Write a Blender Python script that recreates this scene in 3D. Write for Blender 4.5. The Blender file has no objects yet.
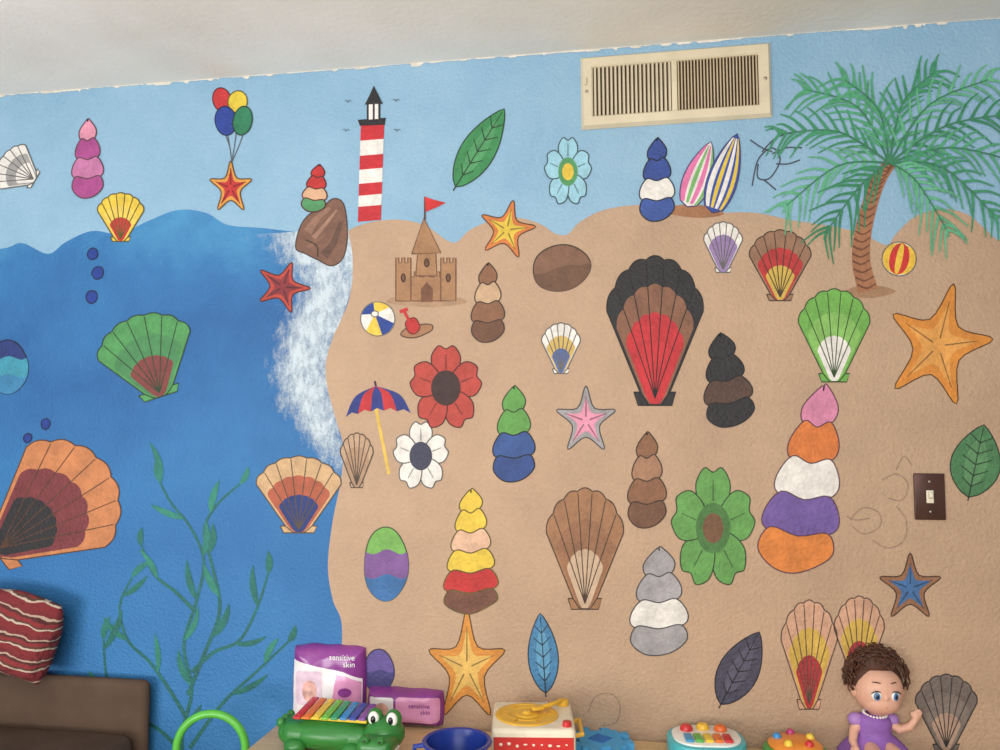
import bpy, bmesh, math, random
from mathutils import Vector, Matrix, noise as mnoise
random.seed(7)
SC = bpy.context.scene; COL = SC.collection
try:
    SC.view_settings.view_transform = 'Standard'
except Exception: pass
R = math.radians; PI = math.pi
# ---------------------------------------------------------------- camera
TH, PH, FPX = R(9.4), R(4.0), 800.0
CAM = Vector((0, -2.33, 1.3))
Fv = Vector((-math.sin(TH)*math.cos(PH), math.cos(TH)*math.cos(PH), math.sin(PH)))
Rv = Vector((math.cos(TH), math.sin(TH), 0)); Uv = Rv.cross(Fv)
cd = bpy.data.cameras.new('camera'); cam = bpy.data.objects.new('camera', cd); COL.objects.link(cam)
cd.sensor_width = 36; cd.lens = 36*FPX/1000; cd.clip_start = .01
m = Matrix((Rv, Uv, -Fv)).transposed().to_4x4(); m.translation = CAM; cam.matrix_world = m
SC.camera = cam
def ray(px, py): return Fv + Rv*((px-500)/FPX) + Uv*((375-py)/FPX)
def wall(px, py):
    r = ray(px, py); t = -CAM.y/r.y; p = CAM + r*t
    return (p.x, p.z)
def at_z(px, py, z):
    r = ray(px, py); return CAM + r*((z-CAM.z)/r.z)
def at_d(px, py, d): return CAM + ray(px, py)*d
# ---------------------------------------------------------------- materials
def lin(c):
    def f(v):
        v /= 255.0
        return v/12.92 if v <= .04045 else ((v+.055)/1.055)**2.4
    return (f(c[0]), f(c[1]), f(c[2]), 1)
def sc(c, k): return tuple(min(1, v*k) for v in c[:3]) + (1,)
class NT:
    def __init__(s, name):
        s.m = bpy.data.materials.new(name); s.m.use_nodes = True
        s.t = s.m.node_tree; s.b = s.t.nodes['Principled BSDF']
    def n(s, typ, **kw):
        x = s.t.nodes.new(typ)
        for k, v in kw.items(): setattr(x, k, v)
        return x
    def l(s, a, b): s.t.links.new(a, b)
    def noise(s, vec, scale, detail=3, rough=.55):
        x = s.n('ShaderNodeTexNoise'); x.inputs['Scale'].default_value = scale
        x.inputs['Detail'].default_value = detail; x.inputs['Roughness'].default_value = rough
        s.l(vec, x.inputs['Vector']); return x.outputs['Fac']
    def ramp(s, fac, stops, const=False):
        x = s.n('ShaderNodeValToRGB'); e = x.color_ramp.elements
        if const: x.color_ramp.interpolation = 'CONSTANT'
        while len(e) < len(stops): e.new(.5)
        for i, (p, c) in enumerate(stops): e[i].position = p; e[i].color = c
        s.l(fac, x.inputs['Fac']); return x.outputs['Color']
    def math(s, op, a, b):
        x = s.n('ShaderNodeMath', operation=op)
        for i, v in enumerate((a, b)):
            if isinstance(v, (int, float)): x.inputs[i].default_value = v
            else: s.l(v, x.inputs[i])
        return x.outputs[0]
    def bump(s, h, strength, dist):
        x = s.n('ShaderNodeBump'); x.inputs['Strength'].default_value = strength; x.inputs['Distance'].default_value = dist
        s.l(h, x.inputs['Height']); s.l(x.outputs['Normal'], s.b.inputs['Normal'])
    def pos(s): return s.n('ShaderNodeNewGeometry').outputs['Position']
    def obj(s): return s.n('ShaderNodeTexCoord').outputs['Object']
PC = {}
BS, BD = .7, .0055
def paint(c, c2=None, scale=17, rough=.6, lo=.34, hi=.66):
    k = (tuple(c), c2, scale)
    if k in PC: return PC[k]
    t = NT('wall_paint'); p = t.pos(); L = lin(c)
    a, b = (sc(L, .72), sc(L, 1.14)) if c2 is None else (lin(c2), L)
    f1 = t.math('ADD', t.math('MULTIPLY', t.noise(p, scale, 6, .66), .75), t.math('MULTIPLY', t.noise(p, 75, 3, .6), .25))
    t.l(t.ramp(f1, [(lo, a), (hi, b)]), t.b.inputs['Base Color'])
    t.b.inputs['Roughness'].default_value = rough
    t.bump(t.noise(p, 110, 3), BS, BD)
    PC[k] = t.m; return t.m
MC = {}
def mat(c, rough=.4, metal=0, var=.06, scale=20, bump=0, bscale=200, name='plastic', coat=0):
    k = (tuple(c), rough, metal, bump, name, scale)
    if k in MC: return MC[k]
    t = NT(name); p = t.obj(); L = lin(c)
    t.l(t.ramp(t.noise(p, scale, 3), [(.35, sc(L, 1-var)), (.65, sc(L, 1+var))]), t.b.inputs['Base Color'])
    t.b.inputs['Roughness'].default_value = rough; t.b.inputs['Metallic'].default_value = metal
    if bump: t.bump(t.noise(p, bscale, 3), bump, .002)
    MC[k] = t.m; return t.m
# ---------------------------------------------------------------- objects
def tag(o, label=None, cat=None, group=None, kind=None):
    if label: o['label'] = label
    if cat: o['category'] = cat
    if group: o['group'] = group
    if kind: o['kind'] = kind
    return o
def thing(name, loc, label, cat, group=None, rz=0):
    o = bpy.data.objects.new(name, None); COL.objects.link(o); o.location = loc
    o.rotation_euler = (0, 0, rz); o.empty_display_size = .02
    return tag(o, label, cat, group)
# ---------------------------------------------------------------- paint on the wall
def cr(pts, closed=True, n=6):
    out = []; N = len(pts)
    for i in range(N if closed else N-1):
        if closed: p = [pts[(i+k-1) % N] for k in range(4)]
        else: p = [pts[max(0, i-1)], pts[i], pts[i+1], pts[min(N-1, i+2)]]
        for j in range(n):
            t = j/n; t2 = t*t; t3 = t2*t
            out.append(tuple(.5*(2*p[1][a]+(p[2][a]-p[0][a])*t+(2*p[0][a]-5*p[1][a]+4*p[2][a]-p[3][a])*t2+(3*p[1][a]-p[0][a]-3*p[2][a]+p[3][a])*t3) for a in (0, 1)))
    if not closed: out.append(tuple(pts[-1]))
    return out
class Paint:
    def __init__(s, base=8): s.f = []; s.lay = base
    def raw(s, m_, polys, off=0):
        y = -(.0006+.00013*(s.lay+off))
        for p in polys: s.f.append((m_, [(*wall(*q), y) for q in p]))
        if not off: s.lay += 1
    def poly(s, c, pts, smooth=True, n=6, out=None, ow=1.2):
        m_ = c if not isinstance(c, tuple) else paint(c)
        p = cr(pts, True, n) if smooth else pts
        s.raw(m_, [p])
        if out: s.line(out, p+[p[0]], ow, smooth=False)
        return s
    def strip(s, pts, w0, w1):
        N = len(pts); a = []; b = []
        for i, p in enumerate(pts):
            u = pts[max(0, i-1)]; v = pts[min(N-1, i+1)]
            dx, dy = v[0]-u[0], v[1]-u[1]; L = math.hypot(dx, dy) or 1
            w = (w0+(w1-w0)*i/max(1, N-1))/2
            a.append((p[0]-dy/L*w, p[1]+dx/L*w)); b.append((p[0]+dy/L*w, p[1]-dx/L*w))
        return [[a[i], a[i+1], b[i+1], b[i]] for i in range(N-1)]
    def line(s, c, pts, w0, w1=None, smooth=True, n=6):
        p = cr(pts, False, n) if smooth and len(pts) > 2 else pts
        s.raw(paint(c) if isinstance(c, tuple) else c, s.strip(p, w0, w0 if w1 is None else w1)); return s
    def lines(s, c, many, w0, w1, smooth=True, st=.03):
        m_ = paint(c)
        for i, pts in enumerate(many): s.raw(m_, s.strip(cr(pts, False, 5) if smooth and len(pts) > 2 else pts, w0, w1), off=st*(i+1))
        s.lay += 1+int(st*len(many)); return s
    def oval(s, c, cx, cy, rx, ry, rot=0, wob=.045, out=True, ow=1.1):
        ph = [random.uniform(0, 6.28) for _ in range(3)]; ca, sa = math.cos(R(rot)), math.sin(R(rot)); pts = []
        for i in range(40):
            t = i/40*2*PI; k = 1+wob*(math.sin(2*t+ph[0])+.7*math.sin(3*t+ph[1])+.5*math.sin(5*t+ph[2]))
            x, y = rx*k*math.cos(t), ry*k*math.sin(t)
            pts.append((cx+x*ca-y*sa, cy+x*sa+y*ca))
        s.poly(c, pts, smooth=False, out=tuple(int(v*.45) for v in c) if out else None, ow=ow); return s
    def build(s, name, parent=None):
        V = [v for _, p in s.f for v in p]
        if parent: o0 = parent.location.copy()
        else:
            xs = [v[0] for v in V]; zs = [v[1] for v in V]; o0 = Vector(((min(xs)+max(xs))/2, 0, min(zs)))
        bm = bmesh.new(); mats = []
        for m_, p in s.f:
            if m_ not in mats: mats.append(m_)
            vs = [bm.verts.new((v[0]-o0.x, v[2]-o0.y, max(v[1], .001)-o0.z)) for v in p]
            f = bm.faces.new(vs); f.material_index = mats.index(m_); f.normal_update()
            if f.normal.y > 0: f.normal_flip()
        bmesh.ops.triangulate(bm, faces=[f for f in bm.faces if len(f.verts) > 4])
        me = bpy.data.meshes.new(name); bm.to_mesh(me); bm.free()
        for m_ in mats: me.materials.append(m_)
        o = bpy.data.objects.new(name, me); COL.objects.link(o)
        if parent: o.parent = parent
        else: o.location = o0
        return o
def wthing(name, px, py, label, cat, group=None):
    x, z = wall(px, py); return thing(name, (x, 0, z), label, cat, group)
# ---------------------------------------------------------------- solid helpers
def merge(bm, t, mi):
    for f in t.faces: f.material_index = mi
    me = bpy.data.meshes.new('tmp'); t.to_mesh(me); t.free(); bm.from_mesh(me); bpy.data.meshes.remove(me)
def box(bm, c, s, bev=0, rz=0, mi=0, seg=3, rx=0, ry=0):
    t = bmesh.new(); bmesh.ops.create_cube(t, size=1)
    bmesh.ops.scale(t, vec=s, verts=t.verts)
    if bev: bmesh.ops.bevel(t, geom=t.edges[:], offset=bev, segments=seg, affect='EDGES', profile=.5)
    bmesh.ops.transform(t, matrix=Matrix.Translation(c) @ Matrix.Rotation(rz, 4, 'Z') @ Matrix.Rotation(ry, 4, 'Y') @ Matrix.Rotation(rx, 4, 'X'), verts=t.verts)
    merge(bm, t, mi)
def ell(bm, c, r, u=24, v=14, mi=0, rot=None):
    t = bmesh.new(); bmesh.ops.create_uvsphere(t, u_segments=u, v_segments=v, radius=1)
    bmesh.ops.scale(t, vec=r if not isinstance(r, (int, float)) else (r, r, r), verts=t.verts)
    M_ = Matrix.Translation(c)
    if rot is not None: M_ = M_ @ rot
    bmesh.ops.transform(t, matrix=M_, verts=t.verts); merge(bm, t, mi)
def tube(bm, pts, r, seg=12, mi=0, closed=False):
    t = bmesh.new(); P = [Vector(p) for p in pts]; N = len(P); rings = []; up = None
    for i, p in enumerate(P):
        a = P[(i-1) % N] if closed else P[max(0, i-1)]; b = P[(i+1) % N] if closed else P[min(N-1, i+1)]
        d = (b-a).normalized()
        if up is None: up = d.orthogonal().normalized()
        up = (up-d*up.dot(d)).normalized(); s_ = d.cross(up)
        ri = r[i] if isinstance(r, (list, tuple)) else r
        rings.append([t.verts.new(p+(up*math.cos(k/seg*2*PI)+s_*math.sin(k/seg*2*PI))*ri) for k in range(seg)])
    for i in range(N if closed else N-1):
        A, Bq = rings[i], rings[(i+1) % N]
        for k in range(seg): t.faces.new((A[k], A[(k+1) % seg], Bq[(k+1) % seg], Bq[k]))
    if not closed: t.faces.new(rings[0][::-1]); t.faces.new(rings[-1])
    bmesh.ops.recalc_face_normals(t, faces=t.faces[:]); merge(bm, t, mi)
def lathe(bm, prof, seg=44, mi=0, c=(0, 0, 0)):
    t = bmesh.new(); rings = []
    for r_, z in prof:
        rings.append([t.verts.new((c[0]+r_*math.cos(k/seg*2*PI), c[1]+r_*math.sin(k/seg*2*PI), c[2]+z)) for k in range(seg)])
    for A, Bq in zip(rings, rings[1:]):
        for k in range(seg): t.faces.new((A[k], A[(k+1) % seg], Bq[(k+1) % seg], Bq[k]))
    t.faces.new(rings[0][::-1]); t.faces.new(rings[-1])
    bmesh.ops.remove_doubles(t, verts=t.verts[:], dist=1e-5)
    bmesh.ops.recalc_face_normals(t, faces=t.faces[:]); merge(bm, t, mi)
def prism(bm, pts, z0, z1, bev=0, mi=0):
    t = bmesh.new(); f = t.faces.new([t.verts.new((p[0], p[1], z0)) for p in pts])
    r = bmesh.ops.extrude_face_region(t, geom=[f])
    bmesh.ops.translate(t, vec=(0, 0, z1-z0), verts=[v for v in r['geom'] if isinstance(v, bmesh.types.BMVert)])
    bmesh.ops.recalc_face_normals(t, faces=t.faces[:])
    if bev:
        e = [e for e in t.edges if abs(e.verts[0].co.z-e.verts[1].co.z) < 1e-6]
        bmesh.ops.bevel(t, geom=e, offset=bev, segments=2, affect='EDGES', profile=.5)
    merge(bm, t, mi)
def fin(name, bm, mats, parent=None, ang=40, smooth=True):
    if not isinstance(mats, (list, tuple)): mats = [mats]
    me = bpy.data.meshes.new(name); bm.to_mesh(me); bm.free()
    for m_ in mats: me.materials.append(m_)
    if smooth:
        for p in me.polygons: p.use_smooth = True
        me.set_sharp_from_angle(angle=R(ang))
    o = bpy.data.objects.new(name, me); COL.objects.link(o)
    if parent: o.parent = parent
    return o
B = bmesh.new
def text_mesh(body, size, name='lettering', extr=.0003):
    cu = bpy.data.curves.new(name, 'FONT'); cu.body = body; cu.size = size; cu.extrude = extr; cu.align_x = 'CENTER'; cu.align_y = 'CENTER'
    tmp = bpy.data.objects.new('tmp', cu); COL.objects.link(tmp)
    dg = bpy.context.evaluated_depsgraph_get(); me = bpy.data.meshes.new_from_object(tmp.evaluated_get(dg))
    bpy.data.objects.remove(tmp); me.materials.clear(); return me
# ================================================================ THE SETTING
HC = wall(500, 56.5)[1]
XL, XR = -3.6, 3.0
SKY = paint((148, 185, 210), (130, 171, 200), 4)
bm = B(); box(bm, ((XL+XR)/2, .06, HC/2), (XR-XL, .12, HC))
wb = tag(fin('wall_back', bm, SKY, smooth=False), kind='structure', label='sky blue wall painted with a beach mural')
edge = [(346, 232), (352, 262), (349, 300), (334, 335), (325, 370), (333, 410), (343, 445), (341, 480), (333, 520), (328, 565), (333, 600), (342, 625), (340, 680), (338, 750), (340, 900)]
top_sea = [(-260, 262), (-80, 255), (0, 249), (22, 243), (48, 254), (66, 242), (92, 231), (120, 234), (146, 222), (178, 210), (206, 213), (228, 225), (262, 228), (300, 232), (352, 232)]
SEA = NT('sea_paint'); p = SEA.pos()
sx = SEA.n('ShaderNodeSeparateXYZ'); SEA.l(p, sx.inputs[0])
mr = SEA.n('ShaderNodeMapRange'); mr.inputs[1].default_value = .4; mr.inputs[2].default_value = 2.05; SEA.l(sx.outputs['Z'], mr.inputs[0])
fz = SEA.math('ADD', mr.outputs[0], SEA.math('ADD', SEA.math('MULTIPLY', SEA.noise(p, 2.0, 2, .5), .62), SEA.math('MULTIPLY', SEA.noise(p, 11, 6, .7), .26)))
fz = SEA.math('MULTIPLY', fz, .6)
SEA.l(SEA.ramp(fz, [(.27, lin((52, 122, 180))), (.44, lin((38, 106, 166))), (.56, lin((44, 114, 172))), (.68, lin((34, 94, 154))), (.78, lin((44, 112, 170))), (.88, lin((70, 144, 192)))]), SEA.b.inputs['Base Color'])
SEA.b.inputs['Roughness'].default_value = .6; SEA.bump(SEA.noise(p, 110, 3), BS, BD)
p1 = Paint(1); p1.poly(SEA.m, cr(top_sea, False)+cr(edge[1:], False)+[(-260, 900)], smooth=False)
tag(p1.build('painted_sea', wb), label='mid and deep blue painted sea on the left of the wall')
SAND = paint((193, 162, 134), (174, 145, 119), 3.5)
top_sand = [(346, 232), (358, 226), (378, 221), (402, 220), (426, 226), (446, 240), (457, 242), (470, 230), (492, 221), (518, 218), (540, 224), (556, 234), (568, 234), (580, 222), (604, 210), (640, 205), (676, 209), (700, 216), (722, 213), (756, 213), (790, 220), (830, 226), (862, 234), (886, 245), (896, 234), (916, 216), (944, 209), (968, 215), (986, 230), (1000, 240), (1020, 226), (1060, 216), (1120, 226), (1200, 236)]
p2 = Paint(3); p2.poly(SAND, cr(top_sand, False)+[(1350, 1000), (340, 900)]+cr(edge, False)[::-1][1:-1], smooth=False)
tag(p2.build('painted_sand', wb), label='tan painted beach sand covering the right of the wall')
# surf: a strip of dry brushed paint, thinner (more sea showing through) towards its left edge
FO = NT('surf_paint'); p = FO.pos()
mp = FO.n('ShaderNodeMapping'); mp.inputs['Rotation'].default_value = (0, R(32), 0); mp.inputs['Scale'].default_value = (60, 60, 26); FO.l(p, mp.inputs['Vector'])
n1 = FO.noise(mp.outputs[0], 1, 7, .74); n2 = FO.noise(p, 22, 3); n3 = FO.noise(p, 200, 3)
at = FO.n('ShaderNodeAttribute', attribute_name='cover')
s1 = FO.math('ADD', FO.math('MULTIPLY', n1, 1.0), FO.math('ADD', FO.math('MULTIPLY', n2, .6), FO.math('MULTIPLY', n3, .36)))
s2 = FO.math('ADD', s1, FO.math('MULTIPLY', at.outputs['Fac'], .5))
FO.l(FO.ramp(FO.math('MULTIPLY', s2, .6), [(.62, (0, 0, 0, 1)), (.93, (.9, .9, .9, 1))]), FO.b.inputs['Alpha'])
FO.b.inputs['Base Color'].default_value = lin((206, 221, 231)); FO.b.inputs['Roughness'].default_value = .65; FO.bump(FO.noise(p, 110, 3), BS, BD)
Lp = cr([(236, 236), (250, 250), (272, 270), (280, 290), (270, 308), (262, 335), (255, 365), (262, 395), (280, 425), (298, 448), (314, 470), (326, 490)], False, 8)
Rp = cr([(348, 228), (352, 250), (353, 268), (351, 290), (342, 318), (332, 340), (326, 365), (328, 390), (334, 412), (341, 438), (344, 460), (342, 488)], False, 8)
bm = B(); cl = bm.verts.layers.float.new('cover'); nr, nc = len(Lp), 20; GV = []
for i in range(nr):
    row = []
    for j in range(nc+1):
        s_ = j/nc; x, y = Lp[i][0]+(Rp[i][0]-Lp[i][0])*s_, Lp[i][1]+(Rp[i][1]-Lp[i][1])*s_; X, Z = wall(x, y)
        v = bm.verts.new((X, -.0014, Z)); tt_ = i/(nr-1)
        c_ = (min(1, s_*1.8)*1.35-.35)*min(1, (1-tt_)*4+.05)*(1-.25*max(0, s_-.7)/.3)
        if tt_ < .16: c_ = max(c_, (min(1, s_*2.2)*1.3-.35)*min(1, tt_*9+.1))
        v[cl] = c_; row.append(v)
    GV.append(row)
for i in range(nr-1):
    for j in range(nc):
        f = bm.faces.new((GV[i][j], GV[i+1][j], GV[i+1][j+1], GV[i][j+1])); f.normal_update()
        if f.normal.y > 0: f.normal_flip()
o = fin('painted_surf', bm, FO.m, wb, smooth=False); tag(o, label='dry brushed white painted surf between sea and sand')
# rough ceiling paint lapping onto the wall
p4 = Paint(5); lap = []; hgt = 1.0
for i in range(601):
    x = -80+2*i; yc = 95-.077*x
    if random.random() < .22: hgt = random.choice([.4, .6, .9, 1.2, 1.6, 2.2])
    if random.random() < .02: hgt = random.uniform(2.4, 4.2)
    lap.append((x, yc+hgt+random.uniform(-.2, .2)))
p4.poly((226, 220, 208), [(-80, 99.5)]+lap+[(1120, 6)], smooth=False)
tag(p4.build('ceiling_paint_edge', wb), label='rough chipped off white paint edge under the ceiling')
# ceiling, floor
t = NT('ceiling_paint'); p = t.pos()
t.l(t.ramp(t.noise(p, 1.8, 4, .55), [(.32, lin((230, 224, 213))), (.6, lin((242, 238, 230)))]), t.b.inputs['Base Color'])
t.b.inputs['Roughness'].default_value = .8; t.bump(t.noise(p, 60, 4), .35, .004)
bm = B(); box(bm, ((XL+XR)/2, -1.9, HC+.05), (XR-XL, 4.05, .1)); tag(fin('ceiling', bm, t.m, smooth=False), kind='structure')
t2 = NT('floor_carpet'); p = t2.pos()
t2.l(t2.ramp(t2.noise(p, 90, 4), [(.35, lin((150, 134, 116))), (.65, lin((186, 168, 146)))]), t2.b.inputs['Base Color'])
t2.b.inputs['Roughness'].default_value = .95; t2.bump(t2.noise(p, 300, 2), .5, .004)
bm = B(); box(bm, ((XL+XR)/2, -1.9, -.05), (XR-XL, 4.05, .1)); tag(fin('floor', bm, t2.m, smooth=False), kind='structure')
# ================================================================ MURAL: PLAIN THINGS
W=(232,228,222);K=(38,36,40);RD=(190,46,46);DR=(132,44,52);Y=(226,194,68)
TN=(202,166,124);TL=(30,104,100);NV=(34,54,116);MG=(170,74,140);PK=(228,150,176)
MP = 'mural painting'
# lighthouse
lh = wthing('painted_lighthouse', 370, 222, 'painted lighthouse with red and white bands and a black cap', MP)
def lx(y): k = (y-124)/98.0; return 361-3*k, 384.5-3.5*k
tw = Paint()
ys = [124, 141, 156, 170, 184, 196, 207, 222]
for i in range(7):
    a, b = ys[i], ys[i+1]; tw.lay = 8
    tw.poly((200, 42, 52) if i % 2 == 0 else W, [(lx(a)[0], a), (lx(a)[1], a-2), (lx(b)[1], b-2), (lx(b)[0], b)], smooth=False)
tw.build('tower', lh)
g = Paint(12); g.poly(K, [(358, 120), (386, 118), (385, 125), (360, 126)], smooth=False); g.build('gallery', lh)
g = Paint(12.5); g.poly(W, [(367, 104), (380, 103), (380, 119), (367, 120)], smooth=False)
g.lines(K, [[(368, 103), (368, 120)], [(374, 103), (374, 120)], [(379.5, 103), (379.5, 119)]], 2, 2); g.build('lamp_room', lh)
g = Paint(16); g.poly(K, [(365, 105), (370, 95), (374, 86), (378, 94), (383, 104)], smooth=False); g.build('roof', lh)
for bx_, by_ in [(348, 102), (396, 101), (397, 131), (346, 131)]:
    g = Paint(); g.line((104, 124, 142), [(bx_-3, by_-1), (bx_-1, by_-1.5), (bx_, by_+.5), (bx_+1.5, by_-1.5), (bx_+3.5, by_-.5)], .9)
    tag(g.build('painted_bird'), 'tiny dark bird mark painted in the sky beside the lighthouse', MP, 'tiny birds beside the lighthouse')
# balloons
for bi, (c, cx, cy, rx, ry, rot, lab) in enumerate([((196, 50, 54), 222, 100, 9, 12, -12, 'red painted balloon, left one at the top of the bunch'), ((228, 200, 64), 238, 102, 9.5, 11, 12, 'yellow painted balloon, right one at the top of the bunch'),
        ((40, 66, 154), 226, 121, 10.5, 14.5, -8, 'blue painted balloon, lower left of the bunch of four'), ((44, 124, 88), 243, 121, 9.5, 14.5, 10, 'green painted balloon, lower right of the bunch of four')]):
    e = wthing('painted_balloon', cx, cy+ry, lab, MP, 'painted balloons')
    g = Paint(10+bi*2.5); g.oval(c, cx, cy, rx, ry, rot, .01); g.build('balloon_body', e)
    g = Paint(8+.3*bi); g.line((90, 96, 106), [(cx, cy+ry), ((cx+232)/2+1, (cy+ry+160)/2), (232, 162)], 1); g.build('string', e)
# rock
g = Paint(); g.poly((124, 88, 72), [(296, 248), (300, 228), (309, 215), (322, 208), (333, 199), (343, 203), (347, 222), (347, 244), (342, 260), (331, 266), (318, 260), (306, 254)], out=(70, 50, 42))
for i, (c, pts, w) in enumerate([((150, 112, 94), [(308, 232), (318, 218), (330, 208)], 9), ((162, 124, 104), [(314, 238), (326, 224), (337, 210)], 5), ((98, 70, 58), [(324, 256), (334, 242), (341, 222)], 9), ((136, 98, 80), [(308, 248), (318, 240), (326, 234)], 5)]):
    g.line(c, pts, w, w*.4)
g.line((66, 46, 38), [(306, 240), (317, 246), (318, 257)], 1.3); tag(g.build('painted_rock'), 'brown brushed painted rock rising from white surf', MP)
# bubbles
for x, y, r_, lab in [(93, 254, 5, 'topmost of the column of three'), (98, 273, 5.5, 'middle of the column of three'), (92, 297, 5.5, 'lowest of the column of three'), (46, 424, 4.5, 'upper one of the pair at the lower left'), (28, 438, 4, 'lower one of the pair at the lower left')]:
    g = Paint(); g.oval((24, 56, 138), x, y, r_, r_*1.2, 20, .03); tag(g.build('painted_bubble'), 'dark blue painted bubble, '+lab, MP, 'painted bubbles')
# sandcastle
cs = wthing('painted_sandcastle', 426, 304, 'tan painted sandcastle with square towers under a red flag', MP)
SCc = (166, 124, 88); SO = (112, 74, 50)
def crn(x0, x1, y0, y1, k):
    w = (x1-x0)/(2*k-1); pts = [(x0, y1)]
    for i in range(2*k-1):
        yy = y0 if i % 2 == 0 else y0+5
        pts += [(x0+i*w, yy), (x0+(i+1)*w, yy)]
    return pts+[(x1, y1)]
g = Paint(8); g.poly((174, 140, 110), [(388, 303), (398, 297), (430, 300), (455, 297), (466, 303), (430, 307)]); g.build('sand_mound', cs)
g = Paint(9); g.poly(SCc, crn(404, 450, 272, 301, 5), smooth=False, out=SO); g.poly((120, 78, 54), [(421, 302), (421, 289), (427, 282), (433, 289), (433, 302)], smooth=False); g.build('castle_wall', cs)
for x0, x1, y0 in [(396, 411, 258), (441, 456, 258)]:
    g = Paint(13); g.poly(SCc, crn(x0, x1, y0, 301, 3), smooth=False, out=SO); g.oval((110, 72, 50), (x0+x1)/2, y0+20, 2, 4, 0, .02); g.build('tower', cs)
g = Paint(13); g.poly(SCc, [(416, 276), (418, 252), (436, 252), (437, 276)], smooth=False, out=SO); g.poly(SCc, [(412, 254), (424, 218), (441, 253)], smooth=False, out=SO); g.oval((110, 72, 50), 427, 263, 2.2, 4, 0, .02); g.build('keep', cs)
g = Paint(19); g.line((90, 60, 44), [(425, 220), (425, 197)], 1.6); g.poly((206, 46, 46), [(425, 197), (434, 200), (446, 203), (436, 208), (426, 212)], smooth=False); g.build('flag', cs)
# beach balls
def ball(cx, cy, r_, cols, lab, wedge):
    g = Paint(); g.oval(W, cx, cy, r_, r_, 0, .005)
    if wedge:
        hx, hy = cx-3, cy-5
        for i in range(6):
            a0 = i*60+15; a1 = a0+60; pts = [(hx, hy)]+[(cx+r_*.97*math.cos(R(a0+(a1-a0)*j/8)), cy+r_*.97*math.sin(R(a0+(a1-a0)*j/8))) for j in range(9)]
            g.poly(cols[i % len(cols)], pts, smooth=False); g.lay -= 1
        g.lay += 1; g.oval(W, hx, hy, 3.5, 3, 0, .01)
    else:
        n = len(cols)
        for i, c in enumerate(cols):
            def bd(k):
                q = -1+2*k/n; return [(cx+(q*math.sqrt(max(0, 1-y*y))*.97)*r_*math.cos(R(12))-y*.97*r_*math.sin(R(12)), cy+(q*math.sqrt(max(0, 1-y*y))*.97)*r_*math.sin(R(12))+y*.97*r_*math.cos(R(12))) for y in [-1+.2*j for j in range(11)]]
            a, b = bd(i), bd(i+1); g.lay = 12
            g.poly(c, a+b[1:-1][::-1], smooth=False)
    tag(g.build('painted_beach_ball'), lab, MP, 'painted beach balls')
ball(378, 319, 17, [(34, 66, 148), (232, 198, 74), (232, 228, 222)], 'blue, yellow and white painted beach ball left of the red shovel', True)
ball(899, 259, 17, [(232, 190, 64), (202, 48, 48), (232, 190, 64), (202, 48, 48), (232, 190, 64)], 'red and yellow striped painted beach ball right of the palm trunk', False)
# shovel
sv = wthing('painted_shovel', 412, 335, 'red painted toy shovel stuck in a small heap of sand', MP)
g = Paint(8); g.oval((160, 116, 84), 417, 331, 16, 6, -12); g.build('sand_heap', sv)
g = Paint(11); g.poly(RD, [(406, 322), (415, 318), (420, 328), (414, 334), (408, 331)], out=(110, 25, 25)); g.build('blade', sv)
g = Paint(14); g.line(RD, [(410, 322), (404, 311)], 3); g.line(RD, [(400, 312), (408, 309)], 3.4); g.build('handle', sv)
# umbrella
um = wthing('painted_beach_umbrella', 384, 475, 'red and navy striped painted beach umbrella on a yellow pole', MP)
g = Paint(8); g.line((222, 186, 84), [(376, 408), (389, 474)], 3.2); g.build('pole', um)
g = Paint(10); xs = [346, 358, 371, 384, 397, 411]; tipx, tipy = 376, 386
def by(x): return 417-7*math.sin((x-346)/65*PI)*.6-(x-346)*.06
for i in range(5):
    a, b = xs[i], xs[i+1]; g.lay = 10
    la = cr([(tipx, tipy), ((tipx+a)/2+(a-tipx)*.18, (tipy+by(a))/2-5), (a, by(a))], False, 6); lb_ = cr([(tipx, tipy), ((tipx+b)/2+(b-tipx)*.18, (tipy+by(b))/2-5), (b, by(b))], False, 6)
    mid = ((a+b)/2, (by(a)+by(b))/2-3)
    g.poly((192, 46, 52) if i % 2 else (38, 54, 128), la+[mid]+lb_[1:][::-1], smooth=False)
g.line((60, 40, 50), [(376, 386), (375, 381)], 2); g.build('canopy', um)
# surfboards
g = Paint(); g.poly((164, 114, 78), [(662, 212), (680, 205), (705, 206), (724, 214), (698, 218)]); tag(g.build('painted_sand_heap'), 'small brown painted heap of sand under the two surfboards', MP)
def surf(x0, y0, x1, y1, w, base, stripes, lab, lay):
    e = wthing('painted_surfboard', x0, y0, lab, MP, 'painted surfboards')
    dx, dy = x1-x0, y1-y0; L = math.hypot(dx, dy); ux, uy = dx/L, dy/L; nx, ny = -uy, ux
    def half(t): return w*math.sin(PI*min(1, max(0, .06+t*.94))**.8)**.75 if 0 < t < 1 else 0
    def pt(t, s_): return (x0+dx*t+nx*s_*half(t), y0+dy*t+ny*s_*half(t))
    T = [i/16 for i in range(17)]
    g = Paint(lay); g.poly(base, [pt(t, -1) for t in T]+[pt(t, 1) for t in T[1:-1]][::-1], smooth=False, out=(60, 60, 110))
    for c, s0, s1 in stripes:
        TT = [.06+.88*i/14 for i in range(15)]; g.poly(c, [pt(t, s0) for t in TT]+[pt(t, s1) for t in TT][::-1], smooth=False); g.lay -= 1
    g.lay += 1; g.build('board', e)
surf(687, 207, 711, 142, 14, (232, 224, 224), [((222, 118, 168), -.95, -.5), ((120, 182, 104), -.3, -.02), ((222, 118, 168), .16, .5), ((120, 182, 104), .68, .92)], 'pink, white and green striped painted surfboard, left of the pair', 14)
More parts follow.
